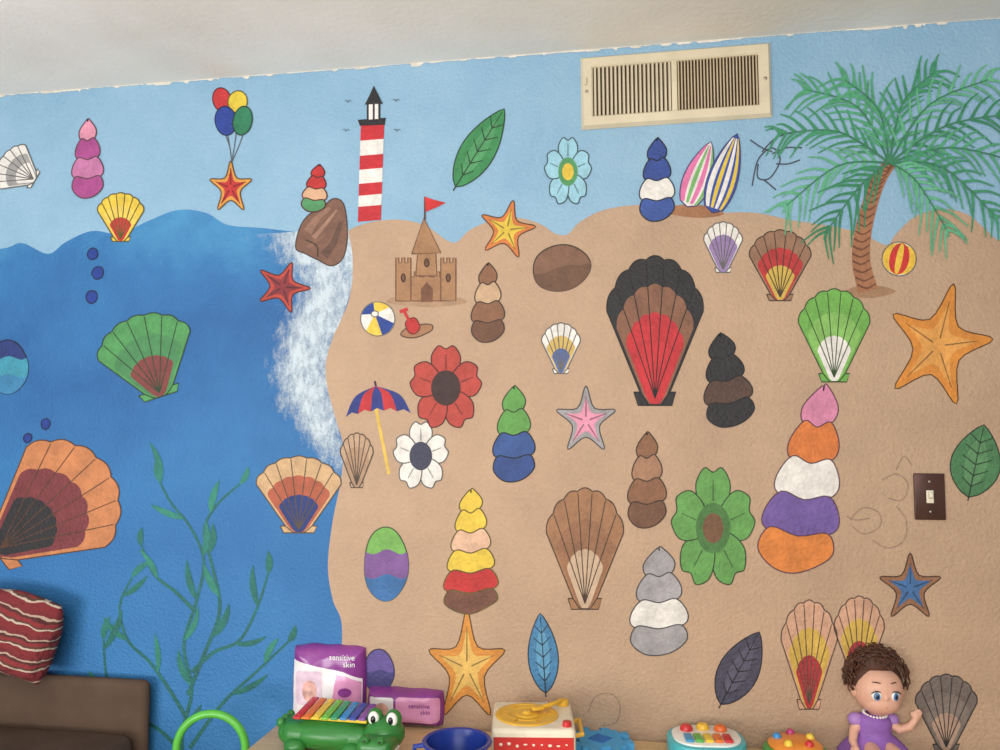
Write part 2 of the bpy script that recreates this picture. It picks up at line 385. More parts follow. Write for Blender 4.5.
surf(712, 213, 737, 134, 15, (46, 78, 164), [(W, -.85, -.5), (Y, -.32, -.05), (W, .12, .42), (Y, .6, .85)], 'navy, white and yellow striped painted surfboard, right of the pair', 19)
# palm
pl = wthing('painted_palm_tree', 868, 292, 'tall green painted palm tree with a curved brown trunk', MP)
g = Paint(8); g.poly((164, 126, 94), [(842, 294), (858, 286), (880, 286), (895, 292), (870, 298)]); g.build('sand_mound', pl)
sp = cr([(868, 291), (861, 262), (863, 232), (871, 200), (880, 178), (890, 163)], False, 8); tk = Paint(10)
tk.raw(paint((164, 110, 76)), tk.strip(sp, 20, 12)); bands = []
for i in range(2, len(sp)-1, 2):
    x, y = sp[i]; w = 9.5-4*i/len(sp); bands.append([(x-w, y-1), (x, y+2.5), (x+w, y-2)])
tk.lines((110, 68, 46), bands, 2, 1.4); tk.build('trunk', pl)
GR = [(78, 162, 118), (60, 146, 104), (96, 176, 134), (50, 134, 94)]
fronds = [[(858, 108), (806, 90)], [(838, 132), (780, 134)], [(838, 166), (786, 206)], [(860, 186), (826, 232)], [(878, 110), (844, 80)], [(902, 104), (934, 73)], [(928, 106), (988, 80)], [(946, 126), (1014, 114)], [(950, 148), (1022, 164)], [(942, 168), (994, 216)], [(916, 182), (946, 230)]]
for i, (md, en) in enumerate(fronds):
    s_ = cr([(889, 163), md, en], False, 6); g = Paint(14+2*i); c = GR[i % 4]; lf = []
    for j in range(2, len(s_)):
        x, y = s_[j]; a = math.atan2(y-s_[j-1][1], x-s_[j-1][0]); k = j/len(s_)
        L = (28*math.sin(PI*min(1, .22+.66*k))+8)*random.uniform(.8, 1.2)
        for sd in (-1, 1):
            b = a+sd*random.uniform(.5, .85); ex, ey = x+L*math.cos(b), y+L*math.sin(b)+7
            lf.append([(x, y), ((x+ex)/2+random.uniform(-2, 2), (y+ey)/2-3.5), (ex, ey)])
    lf.append([s_[-2], s_[-1], (s_[-1][0]+(s_[-1][0]-s_[-2][0])*.7, s_[-1][1]+(s_[-1][1]-s_[-2][1])*.7+4)])
    g.lines(c, lf, 3.4, 1.1); g.line((52, 126, 90), s_, 2.4, 1.2, smooth=False); g.build('frond', pl)
# seaweed
sw = wthing('painted_seaweed', 187, 770, 'dark green painted seaweed with long curving stems rising in the sea', MP)
stems = [[(190, 800), (182, 740), (192, 690), (184, 645), (197, 600), (204, 560), (190, 526), (172, 504), (160, 482)], [(188, 695), (204, 655), (220, 610), (212, 564), (204, 532), (216, 506), (240, 484)], [(188, 720), (170, 690), (150, 662), (128, 640), (120, 606), (132, 578)],
         [(192, 672), (214, 652), (240, 640), (258, 606), (268, 574)], [(188, 758), (160, 730), (130, 712), (108, 680), (104, 640)], [(196, 612), (176, 592), (154, 574), (142, 546)], [(190, 748), (222, 704), (254, 674), (288, 642)]]
SWG = [(36, 120, 108), (30, 108, 100), (44, 130, 112)]
st = Paint(8); st.lines(TL, stems, 4.2, 2.0, st=.1); st.build('stem', sw); nl = 0
for s0 in stems:
    s_ = cr(s0, False, 10); acc = 12; sd = 1
    for j in range(8, len(s_)):
        acc += math.hypot(s_[j][0]-s_[j-1][0], s_[j][1]-s_[j-1][1])
        last = j == len(s_)-1
        if (acc > 42 and s_[j][1] < 745) or last:
            acc = 0; x, y = s_[j]; a = math.atan2(y-s_[j-1][1], x-s_[j-1][0])+(0 if last else sd*random.uniform(.45, .8)); bend = sd*random.uniform(-.8, -.3); sd = -sd
            L = random.uniform(30, 44); w = random.uniform(2.7, 3.8); up_, dn_ = [], []; cx, cy = x, y
            if last: L *= .6
            for k in range(17):
                t_ = k/16; aa = a+bend*t_; ww = w*math.sin(PI*t_**.85)**.8
                if k: cx += L/16*math.cos(aa); cy += L/16*math.sin(aa)
                up_.append((cx-ww*math.sin(aa), cy+ww*math.cos(aa))); dn_.append((cx+ww*math.sin(aa), cy-ww*math.cos(aa)))
            g = Paint(11+nl*.12); nl += 1; g.poly(random.choice(SWG), up_+dn_[1:-1][::-1], smooth=False); g.build('leaf', sw)
# ================================================================ MURAL: PLAIN BEACH MOTIFS AS STAND-INS
def dk(c, k=.5): return tuple(int(v*k) for v in c)
def place(pts, cx, cy, rx, ry, rot):
    ca, sa = math.cos(R(rot)), math.sin(R(rot)); return [(cx+x*rx*ca-y*ry*sa, cy+x*rx*sa+y*ry*ca) for x, y in pts]
def motif(kind, cx, cy, rx, ry, rot, cols, lab):
    T = lambda pts: place(pts, cx, cy, rx, ry, rot); g = Paint(8); n = len(cols); ol = dk(cols[0], .42); name = 'painted_'+kind
    if kind == 'scallop_shell':
        def fan(s):
            pts = [(-.14*s, 1), (-.30*s, 1-.16*s)]
            for k in range(57):
                a = R(196+148*k/56); rr = s*(1+.045*abs(math.sin(k/56*PI*7)))
                pts.append((math.cos(a)*rr, .02+(1-s)*.86+math.sin(a)*rr*.98))
            return pts+[(.30*s, 1-.16*s), (.14*s, 1)]
        g.poly(cols[0], T([(-.42, .84), (.42, .84), (.34, 1.02), (-.34, 1.02)]), smooth=False, out=ol)
        for i, c in enumerate(cols): g.poly(c, T(fan(1-.27*i*min(1, 3/n))), smooth=False, out=ol if i == 0 else None)
        ribs = []
        for k in range(1, 7):
            a = R(196+148*k/7); ribs.append(T([(0, .92), (math.cos(a)*.5, .46+math.sin(a)*.5*.98), (math.cos(a)*.97, .02+math.sin(a)*.95)]))
        g.lines(ol, ribs, 1.1, .9)
    elif kind == 'starfish':
        def star(s): return cr([((1 if k % 2 == 0 else .46)*s*math.sin(k*PI/5), -(1 if k % 2 == 0 else .46)*s*math.cos(k*PI/5)) for k in range(10)], True, 5)
        for i, c in enumerate(cols): g.poly(c, T(star(1-.36*i)), smooth=False, out=ol if i == 0 else None)
        g.lines(dk(cols[-1], .62), [T([(.12*math.sin(k*2*PI/5), -.12*math.cos(k*2*PI/5)), (.72*math.sin(k*2*PI/5), -.72*math.cos(k*2*PI/5))]) for k in range(5)], 1.6, .8)
    elif kind == 'flower':
        for k in range(5):
            a = k*2*PI/5; pts = [(.10, 0), (.34, .30), (.72, .42), (1.0, .22), (.93, 0), (1.0, -.22), (.72, -.42), (.34, -.30)]
            g.poly(cols[0], T([(x*math.sin(a)+y*math.cos(a), -x*math.cos(a)+y*math.sin(a)) for x, y in pts]), out=ol)
        for i, c in enumerate(cols[1:]): s = .42-.17*i; g.poly(c, T([(s*math.cos(k*PI/6), s*math.sin(k*PI/6)) for k in range(12)]))
        g.lines(dk(cols[0], .65), [T([(.45*math.sin(k*2*PI/5), -.45*math.cos(k*2*PI/5)), (.8*math.sin(k*2*PI/5), -.8*math.cos(k*2*PI/5))]) for k in range(5)], 1.3, .8)
    elif kind == 'leaf':
        E = [(math.sin(PI*t**.85)**.8, 1-2*t) for t in [k/20 for k in range(21)]]
        g.poly(cols[0], T(E+[(-x, y) for x, y in E[1:-1]][::-1]), smooth=False, out=ol)
        if n > 1: g.poly(cols[1], T([(x*.45, y*.72) for x, y in E]+[(-x*.45, y*.72) for x, y in E[1:-1]][::-1]), smooth=False)
        g.lines(ol, [T([(0, 1.1), (0, -.92)])]+[T([(0, .7-.3*k), (sd*.6*math.sin(PI*(.25+.12*k)), .5-.3*k)]) for k in range(5) for sd in (-1, 1)], 1.3, .8)
    elif kind == 'turret_shell':
        wd = [.06]+[.16+.84*((i+1)/n)**.8 for i in range(n)]
        for i, c in enumerate(cols):
            y0, y1 = -1+2*i/n, -1+2*(i+1)/n; a, b = wd[i], wd[i+1]
            if i == n-1: b = b*.55
            md = max(a, b)*1.04; g.lay = 8+i*2
            g.poly(c, T([(-a*.8, y0), (0, y0+.05), (a*.8, y0-.03), (md, (y0+y1)/2-.02), (b*.92, y1-.04), (0, y1+.06), (-b*.92, y1+.02), (-md, (y0+y1)/2+.04)]), n=4, out=ol if c[0] > 60 else (14, 14, 16))
    else:   # pebble with soft bands
        def P(a): return (math.cos(a)*(1+.04*math.sin(3*a+1)), math.sin(a))
        g.poly(cols[0], T([P(k/48*2*PI) for k in range(48)]), smooth=False, out=ol)
        for i, c in enumerate(cols[1:]):
            a0 = math.asin(-1+2*(i+1)/n); arc = [P(a0+(PI-2*a0)*k/30) for k in range(31)]; A, Z = arc[-1], arc[0]
            ln = [(A[0]+(Z[0]-A[0])*k/10, A[1]+.07*math.sin(k*.9)) for k in range(1, 10)]
            g.poly(c, T(arc+ln), smooth=False)
    tag(g.build(name), lab, 'mural motif', 'small painted motifs on the mural')
SS, SF_, FL, LF, TS, PB = 'scallop_shell', 'starfish', 'flower', 'leaf', 'turret_shell', 'pebble'
BRN=(138,96,68); FAWN=(160,116,82); GRN_=(98,160,78); GREY=(160,156,158)
MOT = [
(SS,18,170,26,20,-60,[W,(160,158,158),W],'white painted scallop shell at the far left edge of the sky'),
(TS,88,158,18,38,0,[PK,MG,(196,120,166),MG],'pink and magenta painted shell in the sky above the left of the sea'),
(SS,121,217,24,24,0,[Y,(232,202,90),RD],'yellow painted scallop shell with red base at the top of the sea'),
(SF_,231,188,22,27,0,[(216,150,66),RD],'orange painted starfish with red middle under the balloons'),
(TS,316,188,14,23,8,[RD,RD,(212,168,134),(80,146,96)],'red and green painted shell on top of the brown rock'),
(SF_,283,287,28,26,20,[(184,66,56),DR],'red painted starfish in the sea beside the surf'),
(SS,148,356,50,42,-18,[(78,148,86),(70,134,84),(124,60,58)],'large green painted scallop shell with maroon base in the open sea'),
(PB,8,367,20,27,0,[NV,(60,146,170),(56,126,170)],'navy and teal painted pebble at the left edge of the sea'),
(SS,52,508,66,70,52,[(196,126,80),(118,50,56),K],'large orange, maroon and black painted scallop shell low in the sea'),
(SS,299,494,44,38,0,[TN,(174,90,64),NV],'tan and rust painted scallop shell beside the lower surf'),
(LF,480,148,17,46,32,[(58,138,82),(80,156,100)],'green painted leaf tilted high in the sky right of the lighthouse'),
(FL,568,172,23,34,0,[(152,202,220),(80,150,96),Y],'small pale blue painted flower in the sky left of the vent'),
(TS,657,179,20,40,0,[(48,74,148),(48,74,148),W,(56,84,156)],'royal blue and white painted shell left of the surfboards'),
(SF_,507,230,29,30,12,[(212,124,62),Y],'orange painted starfish with yellow middle at the sand top'),
(PB,561,268,29,23,-12,[(128,92,72),(112,80,60)],'dark brown painted pebble at the sand top below the sky'),
(TS,488,302,19,38,0,[BRN,(200,166,132),BRN,(108,72,52)],'chestnut and cream painted turret shell right of the sandcastle'),
(SS,655,330,50,74,0,[K,(134,92,70),(192,44,52),(200,46,54)],'biggest painted scallop shell, red with brown and black rim, in mid wall'),
(SS,723,247,20,25,0,[W,(152,126,176)],'white and lilac painted scallop shell on the sand under the surfboards'),
(SS,780,265,32,35,0,[(150,112,88),(184,50,50),(204,172,78)],'brown, red and ochre painted scallop shell left of the palm trunk'),
(SS,834,335,37,46,0,[(112,174,78),(134,188,96),W],'lime green painted scallop shell with white base under the palm'),
(SF_,938,346,54,64,14,[(218,140,54),(226,160,80)],'big golden orange painted starfish at the right side of the beach'),
(LF,976,461,25,37,12,[(74,126,82),(92,144,96)],'moss green painted leaf at the right edge beside the switch'),
(SS,561,348,20,25,0,[W,(210,178,100),(80,106,166)],'white, gold and blue painted scallop shell in mid sand'),
(TS,726,379,28,45,-8,[K,K,(84,60,50),K],'black painted turret shell with a brown band right of the biggest shell'),
(TS,808,477,42,92,10,[(212,134,166),(216,122,58),W,(112,88,158),(218,130,60)],'tall pink, white, purple and orange painted shell left of the switch'),
(FL,446,388,35,42,0,[(182,68,58),(60,38,38)],'brick red painted flower with dark centre below the sandcastle'),
(TS,514,433,24,46,0,[GRN_,GRN_,(52,84,146),(46,74,136)],'green and navy painted turret shell right of the beach umbrella'),
(SF_,586,421,31,35,0,[GREY,PK],'grey painted starfish with pink middle in the middle of the sand'),
(SS,357,460,17,27,0,[(186,154,126),(174,140,112)],'pale tan painted scallop shell under the beach umbrella'),
(FL,421,456,27,34,0,[W,(60,62,84)],'white painted flower with dark centre right of the umbrella pole'),
(TS,647,479,22,46,0,[BRN,(164,122,94),BRN,(114,78,58)],'brown painted turret shell standing above the grey one'),
(SS,585,548,40,60,0,[FAWN,(150,106,76),(202,174,146)],'fawn brown painted scallop shell low in mid sand'),
(FL,713,528,41,60,0,[(100,158,82),(74,122,64),(116,82,58)],'big green painted flower with dark green and brown centre'),
(TS,659,600,33,52,0,[GREY,(168,164,168),W,GREY],'grey and white painted turret shell at the bottom of the sand'),
(TS,471,550,29,60,0,[Y,Y,(222,180,150),Y,RD,(116,74,58)],'yellow and red painted turret shell low at the left of the sand'),
(PB,386,564,22,37,0,[(118,176,86),(124,86,148),(56,110,168)],'green, purple and blue painted pebble beside the seaweed'),
(SF_,467,668,40,58,0,[(216,144,60),(228,184,96)],'orange and yellow painted starfish behind the purple packs'),
(LF,543,653,15,40,-4,[(68,128,172),(92,154,190)],'slim blue painted leaf above the record player'),
(PB,379,671,15,22,0,[(98,82,150),(66,62,120)],'purple and navy painted pebble peeping above the purple packs'),
(LF,740,668,20,41,28,[(70,68,88),(88,86,106)],'charcoal painted leaf low on the sand'),
(SS,809,654,29,54,0,[(208,162,134),(208,172,78),(174,48,54)],'tan, yellow and red painted scallop shell, left of the lower right pair'),
(SS,859,640,26,44,0,[(208,162,134),(208,172,78),(174,48,54)],'tan, yellow and red painted scallop shell just above the doll'),
(SS,946,712,32,38,0,[(116,104,98),(130,118,110),(180,150,130)],'greyish brown painted scallop shell at the bottom right corner'),
(SF_,910,588,32,35,0,[(148,104,74),(66,112,166)],'bronze painted starfish with blue middle below the light switch'),
]
for a in MOT: motif(*a)
def scrib(c, w, lines, lab):
    g = Paint(8)
    for pts in lines: g.line(c, pts, w); g.lay -= .9
    tag(g.build('painted_scribble'), lab, 'scribble')
scrib((60, 64, 76), 1.3, [[(752, 186), (758, 160), (772, 148), (780, 160), (770, 178), (758, 178), (758, 164)], [(762, 152), (776, 138), (796, 132)], [(772, 154), (786, 148), (802, 148)], [(776, 164), (788, 164), (800, 160)], [(750, 140), (762, 148), (772, 152)], [(764, 180), (776, 190)]], 'loose black brush line scribble between the surfboards and the palm')
scrib((158, 130, 108), 1.1, [[(850, 520), (862, 508), (878, 512), (880, 526), (864, 534), (852, 526)], [(882, 480), (896, 474), (908, 484), (902, 500), (888, 498)], [(872, 540), (888, 548), (904, 540), (906, 520), (896, 506)], [(896, 470), (904, 456), (912, 466)], [(846, 516), (856, 520), (870, 518)]], 'faint pencil line sketch left of the light switch')
scrib((158, 130, 108), 1.1, [[(588, 712), (596, 696), (612, 694), (620, 706), (616, 722), (600, 726)], [(604, 722), (608, 736), (620, 742)]], 'faint pencil loop low on the sand above the foam piece')
# ================================================================ VENT
c4 = [wall(*q) for q in [(581, 60), (771, 42), (771, 119), (581, 129)]]
ml = ((c4[0][0]+c4[3][0])/2, (c4[0][1]+c4[3][1])/2); mrr = ((c4[1][0]+c4[2][0])/2, (c4[1][1]+c4[2][1])/2)
vw = math.hypot(mrr[0]-ml[0], mrr[1]-ml[1]); vh = ((c4[0][1]-c4[3][1])+(c4[1][1]-c4[2][1]))/2
va = math.atan2(mrr[1]-ml[1], mrr[0]-ml[0])
ve = thing('air_vent', ((ml[0]+mrr[0])/2, 0, (ml[1]+mrr[1])/2), 'wide cream metal air vent with upright fins near the ceiling', 'air vent'); ve.rotation_euler = (0, -va, 0)
CRM = mat((214, 202, 174), .5, 0, .07, 8, .15, 60, 'enamelled_metal'); CRD = mat((190, 172, 140), .55, 0, .08, 12, .15, 60, 'darker_enamel'); DK = mat((74, 58, 46), .85, name='dark_duct')  # right half of the vent gets fins in a darker enamel tone
bm = B(); fw = .036
t = bmesh.new()
loops = [(vw/2, vh/2, 0), (vw/2, vh/2, -.004), (vw/2-.008, vh/2-.008, -.016), (vw/2-fw+.004, vh/2-fw+.004, -.017), (vw/2-fw, vh/2-fw, -.013), (vw/2-fw, vh/2-fw, 0)]
LV = [[t.verts.new((sx_*a, y_, sz_*b)) for sx_, sz_ in ((-1, -1), (1, -1), (1, 1), (-1, 1))] for a, b, y_ in loops]
for A, Bq in zip(LV, LV[1:]):
    for k in range(4): t.faces.new((A[k], A[(k+1) % 4], Bq[(k+1) % 4], Bq[k]))
bmesh.ops.recalc_face_normals(t, faces=t.faces[:])
merge(bm, t, 0)
box(bm, (0, -.0075, 0), (.016, .013, vh-2*fw+.002), .002)
fin('frame', bm, CRM, ve, ang=20)
bm = B(); box(bm, (0, -.0022, 0), (vw-2*fw, .002, vh-2*fw)); fin('backing', bm, DK, ve)
inner = vw/2-fw-.008; hh = vh-2*fw
for side in (-1, 1):
    n = 19 if side < 0 else 25
    for i in range(n):
        x = side*.008+side*(inner*(i+.5)/n)
        bm = B(); box(bm, (x, -.0085, 0), (.0056 if side < 0 else .0042, .010, hh-.001), .0006, rz=R(14 if side < 0 else -8), seg=1); fin('fin', bm, CRM if side < 0 else CRD, ve)
for sx_ in (-1, 1):
    bm = B(); ell(bm, (sx_*(vw/2-.018), -.0175, 0), (.005, .002, .005), 12, 8); fin('screw', bm, mat((170, 160, 140), .3, .8, name='screw_metal'), ve)
bm = B(); box(bm, (-vw/2+.015, -.02, .03), (.006, .01, .022), .002); fin('lever', bm, CRM, ve)
# ================================================================ LIGHT SWITCH
x, z = wall(929, 496.5)
ls = thing('light_switch', (x, 0, z), 'dark brown light switch plate with an ivory toggle', 'light switch')
bm = B(); box(bm, (0, -.0035, 0), (.078, .007, .124), .003); fin('plate', bm, mat((76, 48, 38), .35, .3, .1, 30, name='bronze_plate'), ls)
bm = B(); box(bm, (0, -.0075, 0), (.018, .002, .034), .0008); box(bm, (0, -.012, .004), (.010, .016, .016), .003, rx=R(-25)); fin('toggle', bm, mat((226, 218, 196), .35, name='ivory_plastic'), ls)
for s_ in (-1, 1):
    bm = B(); ell(bm, (0, -.0073, s_*.040), (.0035, .0015, .0035), 12, 8); fin('screw', bm, mat((180, 170, 150), .3, .8, name='screw_metal'), ls)
# ================================================================ TABLE
TZ = .45
tx0, tx1, ty0, ty1 = -1.03, 1.55, -.78, -.03
t = NT('light_wood'); p = t.obj(); mp = t.n('ShaderNodeMapping'); mp.inputs['Scale'].default_value = (1.2, 14, 14); t.l(p, mp.inputs['Vector'])
t.l(t.ramp(t.noise(mp.outputs[0], 4, 5, .6), [(.3, lin((200, 168, 122))), (.7, lin((226, 196, 150)))]), t.b.inputs['Base Color']); t.b.inputs['Roughness'].default_value = .45
tb = thing('toy_table', ((tx0+tx1)/2, (ty0+ty1)/2, 0), 'low light wood table under the toys along the wall', 'table')
tw_, td = tx1-tx0, ty1-ty0
bm = B(); box(bm, (0, 0, TZ-.0175), (tw_, td, .035), .006); fin('tabletop', bm, t.m, tb)
bm = B()
for s_ in (-1, 1): box(bm, (0, s_*(td/2-.06), TZ-.07), (tw_-.16, .02, .07), .002); box(bm, (s_*(tw_/2-.06), 0, TZ-.07), (.02, td-.16, .07), .002)
fin('apron', bm, t.m, tb)
for sx_ in (-1, 1):
    for sy_ in (-1, 1):
        bm = B(); box(bm, (sx_*(tw_/2-.06), sy_*(td/2-.06), (TZ-.035)/2), (.055, .055, TZ-.035), .006); fin('leg', bm, t.m, tb)
def on_table(px, d, name, label, cat, rz=0, group=None):
    q = at_d(px, 740, d); return thing(name, (q.x, q.y, TZ), label, cat, group, rz)
# ================================================================ PACKS (soft film bags)
PURP = mat((140, 62, 144), .24, 0, .1, 12, .25, 40, 'glossy_film'); PNK = mat((222, 152, 196), .26, name='pink_film'); WHT = mat((234, 228, 232), .26, name='white_film'); PTX = mat((120, 40, 130), .4, name='purple_ink'); WTX = mat((244, 240, 244), .4, name='white_ink')
class Pack:
    def __init__(s, e, w, d, h, seed): s.e, s.w, s.d, s.h, s.o = e, w, d, h, seed
    def wr(s, x, z): return .0042*mnoise.noise(Vector((x*18+s.o, z*24, s.o)))+.0016*mnoise.noise(Vector((x*42, z*50+s.o, 3)))
    def front(s, x, z):
        mx = max(min(1, abs(2*x/s.w)), min(1, abs(2*z/s.h-1))); return -(s.d/2)*max(0, 1-mx**5)**.5+s.wr(x, z)
    def body(s, m_):
        t = bmesh.new(); n_ = 40; G = {}
        for sg in (-1, 1):
            for i in range(n_+1):
                for j in range(n_+1):
                    u, v = math.sin((-1+2*i/n_)*PI/2), math.sin((-1+2*j/n_)*PI/2)
                    if sg == 1 and (i in (0, n_) or j in (0, n_)): G[sg, i, j] = G[-1, i, j]; continue
                    x, z = u*s.w/2*(1-.045*v*v*u*u), s.h/2*(1+v*(1-.05*u*u*(v > 0)))
                    z += .004*mnoise.noise(Vector((x*22+s.o, 0, 0)))*(v > .3)*v
                    f_ = s.front(u*s.w/2, s.h/2*(1+v)); edge_ = (i in (0, n_) or j in (0, n_))
                    G[sg, i, j] = t.verts.new((x, 0 if edge_ else (f_ if sg < 0 else -f_), z))
        for sg in (-1, 1):
            for i in range(n_):
                for j in range(n_):
                    f = [G[sg, i, j], G[sg, i+1, j], G[sg, i+1, j+1], G[sg, i, j+1]]; t.faces.new(f if sg < 0 else f[::-1])
        return fin('pack_body', t, m_, s.e, ang=180)
    def shape(s, name, pts, m_, lift):
        t = bmesh.new(); f = t.faces.new([t.verts.new((q[0], 0, q[1])) for q in pts])
        xs_ = [q[0] for q in pts]; zs_ = [q[1] for q in pts]
        for k in range(1, 20):
            bmesh.ops.bisect_plane(t, geom=t.verts[:]+t.edges[:]+t.faces[:], plane_co=(min(xs_)+(max(xs_)-min(xs_))*k/20, 0, 0), plane_no=(1, 0, 0))
            bmesh.ops.bisect_plane(t, geom=t.verts[:]+t.edges[:]+t.faces[:], plane_co=(0, 0, min(zs_)+(max(zs_)-min(zs_))*k/20), plane_no=(0, 0, 1))
        for v in t.verts: v.co.y = s.front(v.co.x, v.co.z)-lift
        for f in t.faces:
            f.normal_update()
            if f.normal.y > 0: f.normal_flip()
        return fin(name, t, m_, s.e, ang=180)
    def text(s, body, size, m_, x, z, lift):
        me = text_mesh(body, size)
        for v in me.vertices:
            X, Z = v.co.x+x, v.co.y+z; v.co = (X, s.front(x, z)*.5+s.front(X, z)*.5-lift-v.co.z, Z)
        me.materials.append(m_); o = bpy.data.objects.new('lettering', me); COL.objects.link(o); o.parent = s.e
def rrect(w, h, r_, n=8):
    o = []
    for cx, cy, a0 in [(w/2-r_, h/2-r_, 0), (-w/2+r_, h/2-r_, 90), (-w/2+r_, -h/2+r_, 180), (w/2-r_, -h/2+r_, 270)]:
        for k in range(n+1): a = R(a0+90*k/n); o.append((cx+r_*math.cos(a), cy+r_*math.sin(a)))
    return o
def sh(pts, x, z): return [(a+x, b+z) for a, b in pts]
def elp(rx, rz_, n=28): return [(rx*math.cos(k/n*2*PI), rz_*math.sin(k/n*2*PI)) for k in range(n)]
pa = on_table(330, 2.375, 'diaper_pack', 'upright pack with purple top band behind the crocodile toy', 'pack', R(4), 'purple packs')
P_ = Pack(pa, .226, .09, .215, 1.7); P_.body(PURP)
P_.shape('front_print', [(-.104, .02), (.104, .02), (.104, .124), (.05, .146), (-.02, .158), (-.104, .176)], WHT, .0014)
P_.shape('pink_print', [(.012, .024), (.102, .024), (.102, .116), (.06, .133), (.03, .138)], PNK, .0026)
P_.text('sensitive', .0225, WTX, .046, .187, .0034); P_.text('skin', .0225, WTX, .068, .168, .0034)
pic = mat((212, 160, 150), .4, var=.3, scale=50, name='printed_film')
P_.shape('picture', sh(rrect(.082, .096, .012), -.053, .098), mat((222, 196, 214), .35, var=.12, scale=40, name='lilac_film'), .0026)
P_.shape('printed_oval', sh(elp(.022, .03), -.05, .09), pic, .0038)
P_.shape('printed_badge', sh(elp(.02, .013), .056, .088), PURP, .004)
pb = on_table(407, 2.345, 'diaper_pack', 'purple pack lying flat with pink label, right of the upright one', 'pack', R(3), 'purple packs')
P_ = Pack(pb, .232, .12, .10, 4.2); P_.body(PURP)
P_.shape('front_label', sh(rrect(.126, .07, .01), .042, .051), PNK, .0014)
P_.text('sensitive', .018, PTX, .048, .064, .0034); P_.text('skin', .018, PTX, .066, .047, .0034)
P_.shape('picture', sh(rrect(.074, .068, .008), -.064, .05), WHT, .0014)
P_.shape('printed_oval', sh(elp(.02, .02), -.062, .05), pic, .0028)
# ================================================================ CROCODILE XYLOPHONE
GRN = mat((48, 124, 54), .35, name='green_plastic'); WP = mat((240, 238, 232), .25, name='white_plastic'); KP = mat((20, 20, 22), .2, name='black_plastic')
ck = on_table(343, 2.15, 'crocodile_xylophone', 'green crocodile xylophone toy with rainbow bars on its back', 'toy', R(-2))
bm = B(); ell(bm, (-.03, 0, .044), (.15, .068, .044)); box(bm, (-.035, 0, .04), (.25, .12, .07), .03, seg=5); ell(bm, (-.15, 0, .04), (.03, .05, .034))
for i in range(3): ell(bm, (-.166, -.03+.03*i, .066), (.012, .010, .014), 12, 8)
fin('body', bm, GRN, ck)
for xx, yy in [(-.11, -.06), (-.11, .06), (.05, -.06), (.05, .06)]:
    bm = B(); ell(bm, (xx, yy, .02), (.03, .024, .02))
    for k in (-1, 0, 1): ell(bm, (xx+k*.014, yy+(-.02 if yy < 0 else .02), .011), (.008, .010, .010), 10, 8)
    fin('foot', bm, GRN, ck)
bm = B(); box(bm, (-.02, .034, .092), (.2, .008, .012), .002); box(bm, (-.02, -.034, .086), (.2, .008, .008), .002); fin('rail', bm, mat((236, 200, 60), .35, name='yellow_plastic'), ck)
rb = [(206, 50, 50), (228, 120, 46), (238, 200, 62), (120, 190, 70), (60, 160, 110), (60, 140, 200), (60, 80, 170), (130, 80, 160)]
for i, c in enumerate(rb):
    bm = B(); L = .122-.005*i; xx = -.107+.025*i
    box(bm, (xx, 0, .099), (.02, L, .006), .0015, rx=R(7)); ell(bm, (xx, -L*.38, .0965), (.003, .003, .003), 10, 6); ell(bm, (xx, L*.38, .1075), (.003, .003, .003), 10, 6)
    fin('bar', bm, mat(c, .3, name='bar_enamel'), ck)
hx = .128
bm = B(); ell(bm, (hx, -.03, .06), (.054, .05, .042)); box(bm, (hx, -.08, .05), (.092, .09, .045), .02, seg=5); box(bm, (hx, -.074, .026), (.084, .085, .026), .011, seg=4)
for s_ in (-1, 1):
    ell(bm, (hx+s_*.025, -.032, .098), (.022, .018, .025)); ell(bm, (hx+s_*.02, -.116, .072), (.012, .012, .010), 14, 10)
hd = fin('head', bm, GRN, ck)
for s_ in (-1, 1):
    bm = B(); ell(bm, (hx+s_*.025, -.046, .101), (.015, .009, .018)); fin('eye', bm, WP, hd)
    bm = B(); ell(bm, (hx+s_*.024, -.0535, .1), (.007, .004, .010)); fin('pupil', bm, KP, hd)
    bm = B(); ell(bm, (hx+s_*.02, -.1275, .073), (.004, .0016, .003), 12, 8); fin('nostril', bm, KP, hd)
bm = B(); box(bm, (hx, -.078, .0365), (.089, .091, .006), .0025, seg=2); fin('mouth', bm, mat((120, 30, 40), .4, name='red_plastic'), hd)
bm = B()
for k in range(7): xx = hx-.036+.012*k; tube(bm, [(xx, -.1245, .041), (xx, -.1245, .031)], [.005, .001], 8)
for s_ in (-1, 1):
    for k in range(4): tube(bm, [(hx+s_*.0455, -.11+.018*k, .041), (hx+s_*.0455, -.11+.018*k, .031)], [.005, .001], 8)
fin('teeth', bm, WP, hd)
# ================================================================ BLUE BOWL
bo = on_table(457, 1.93, 'toy_bowl', 'dark blue plastic toy bowl in front of the record player', 'bowl')
bm = B(); lathe(bm, [(.0, 0), (.045, 0), (.05, .004), (.066, .05), (.076, .098), (.084, .1), (.085, .104), (.082, .107), (.074, .105), (.062, .05), (.046, .01), (0, .008)]); fin('bowl_body', bm, mat((30, 56, 146), .3, name='blue_plastic'), bo)
bm = B(); tube(bm, [(-.078, 0, .09), (-.105, 0, .085), (-.108, 0, .06), (-.09, 0, .045), (-.066, 0, .05)], .006, 10); fin('handle', bm, mat((30, 56, 146), .3, name='blue_plastic'), bo)
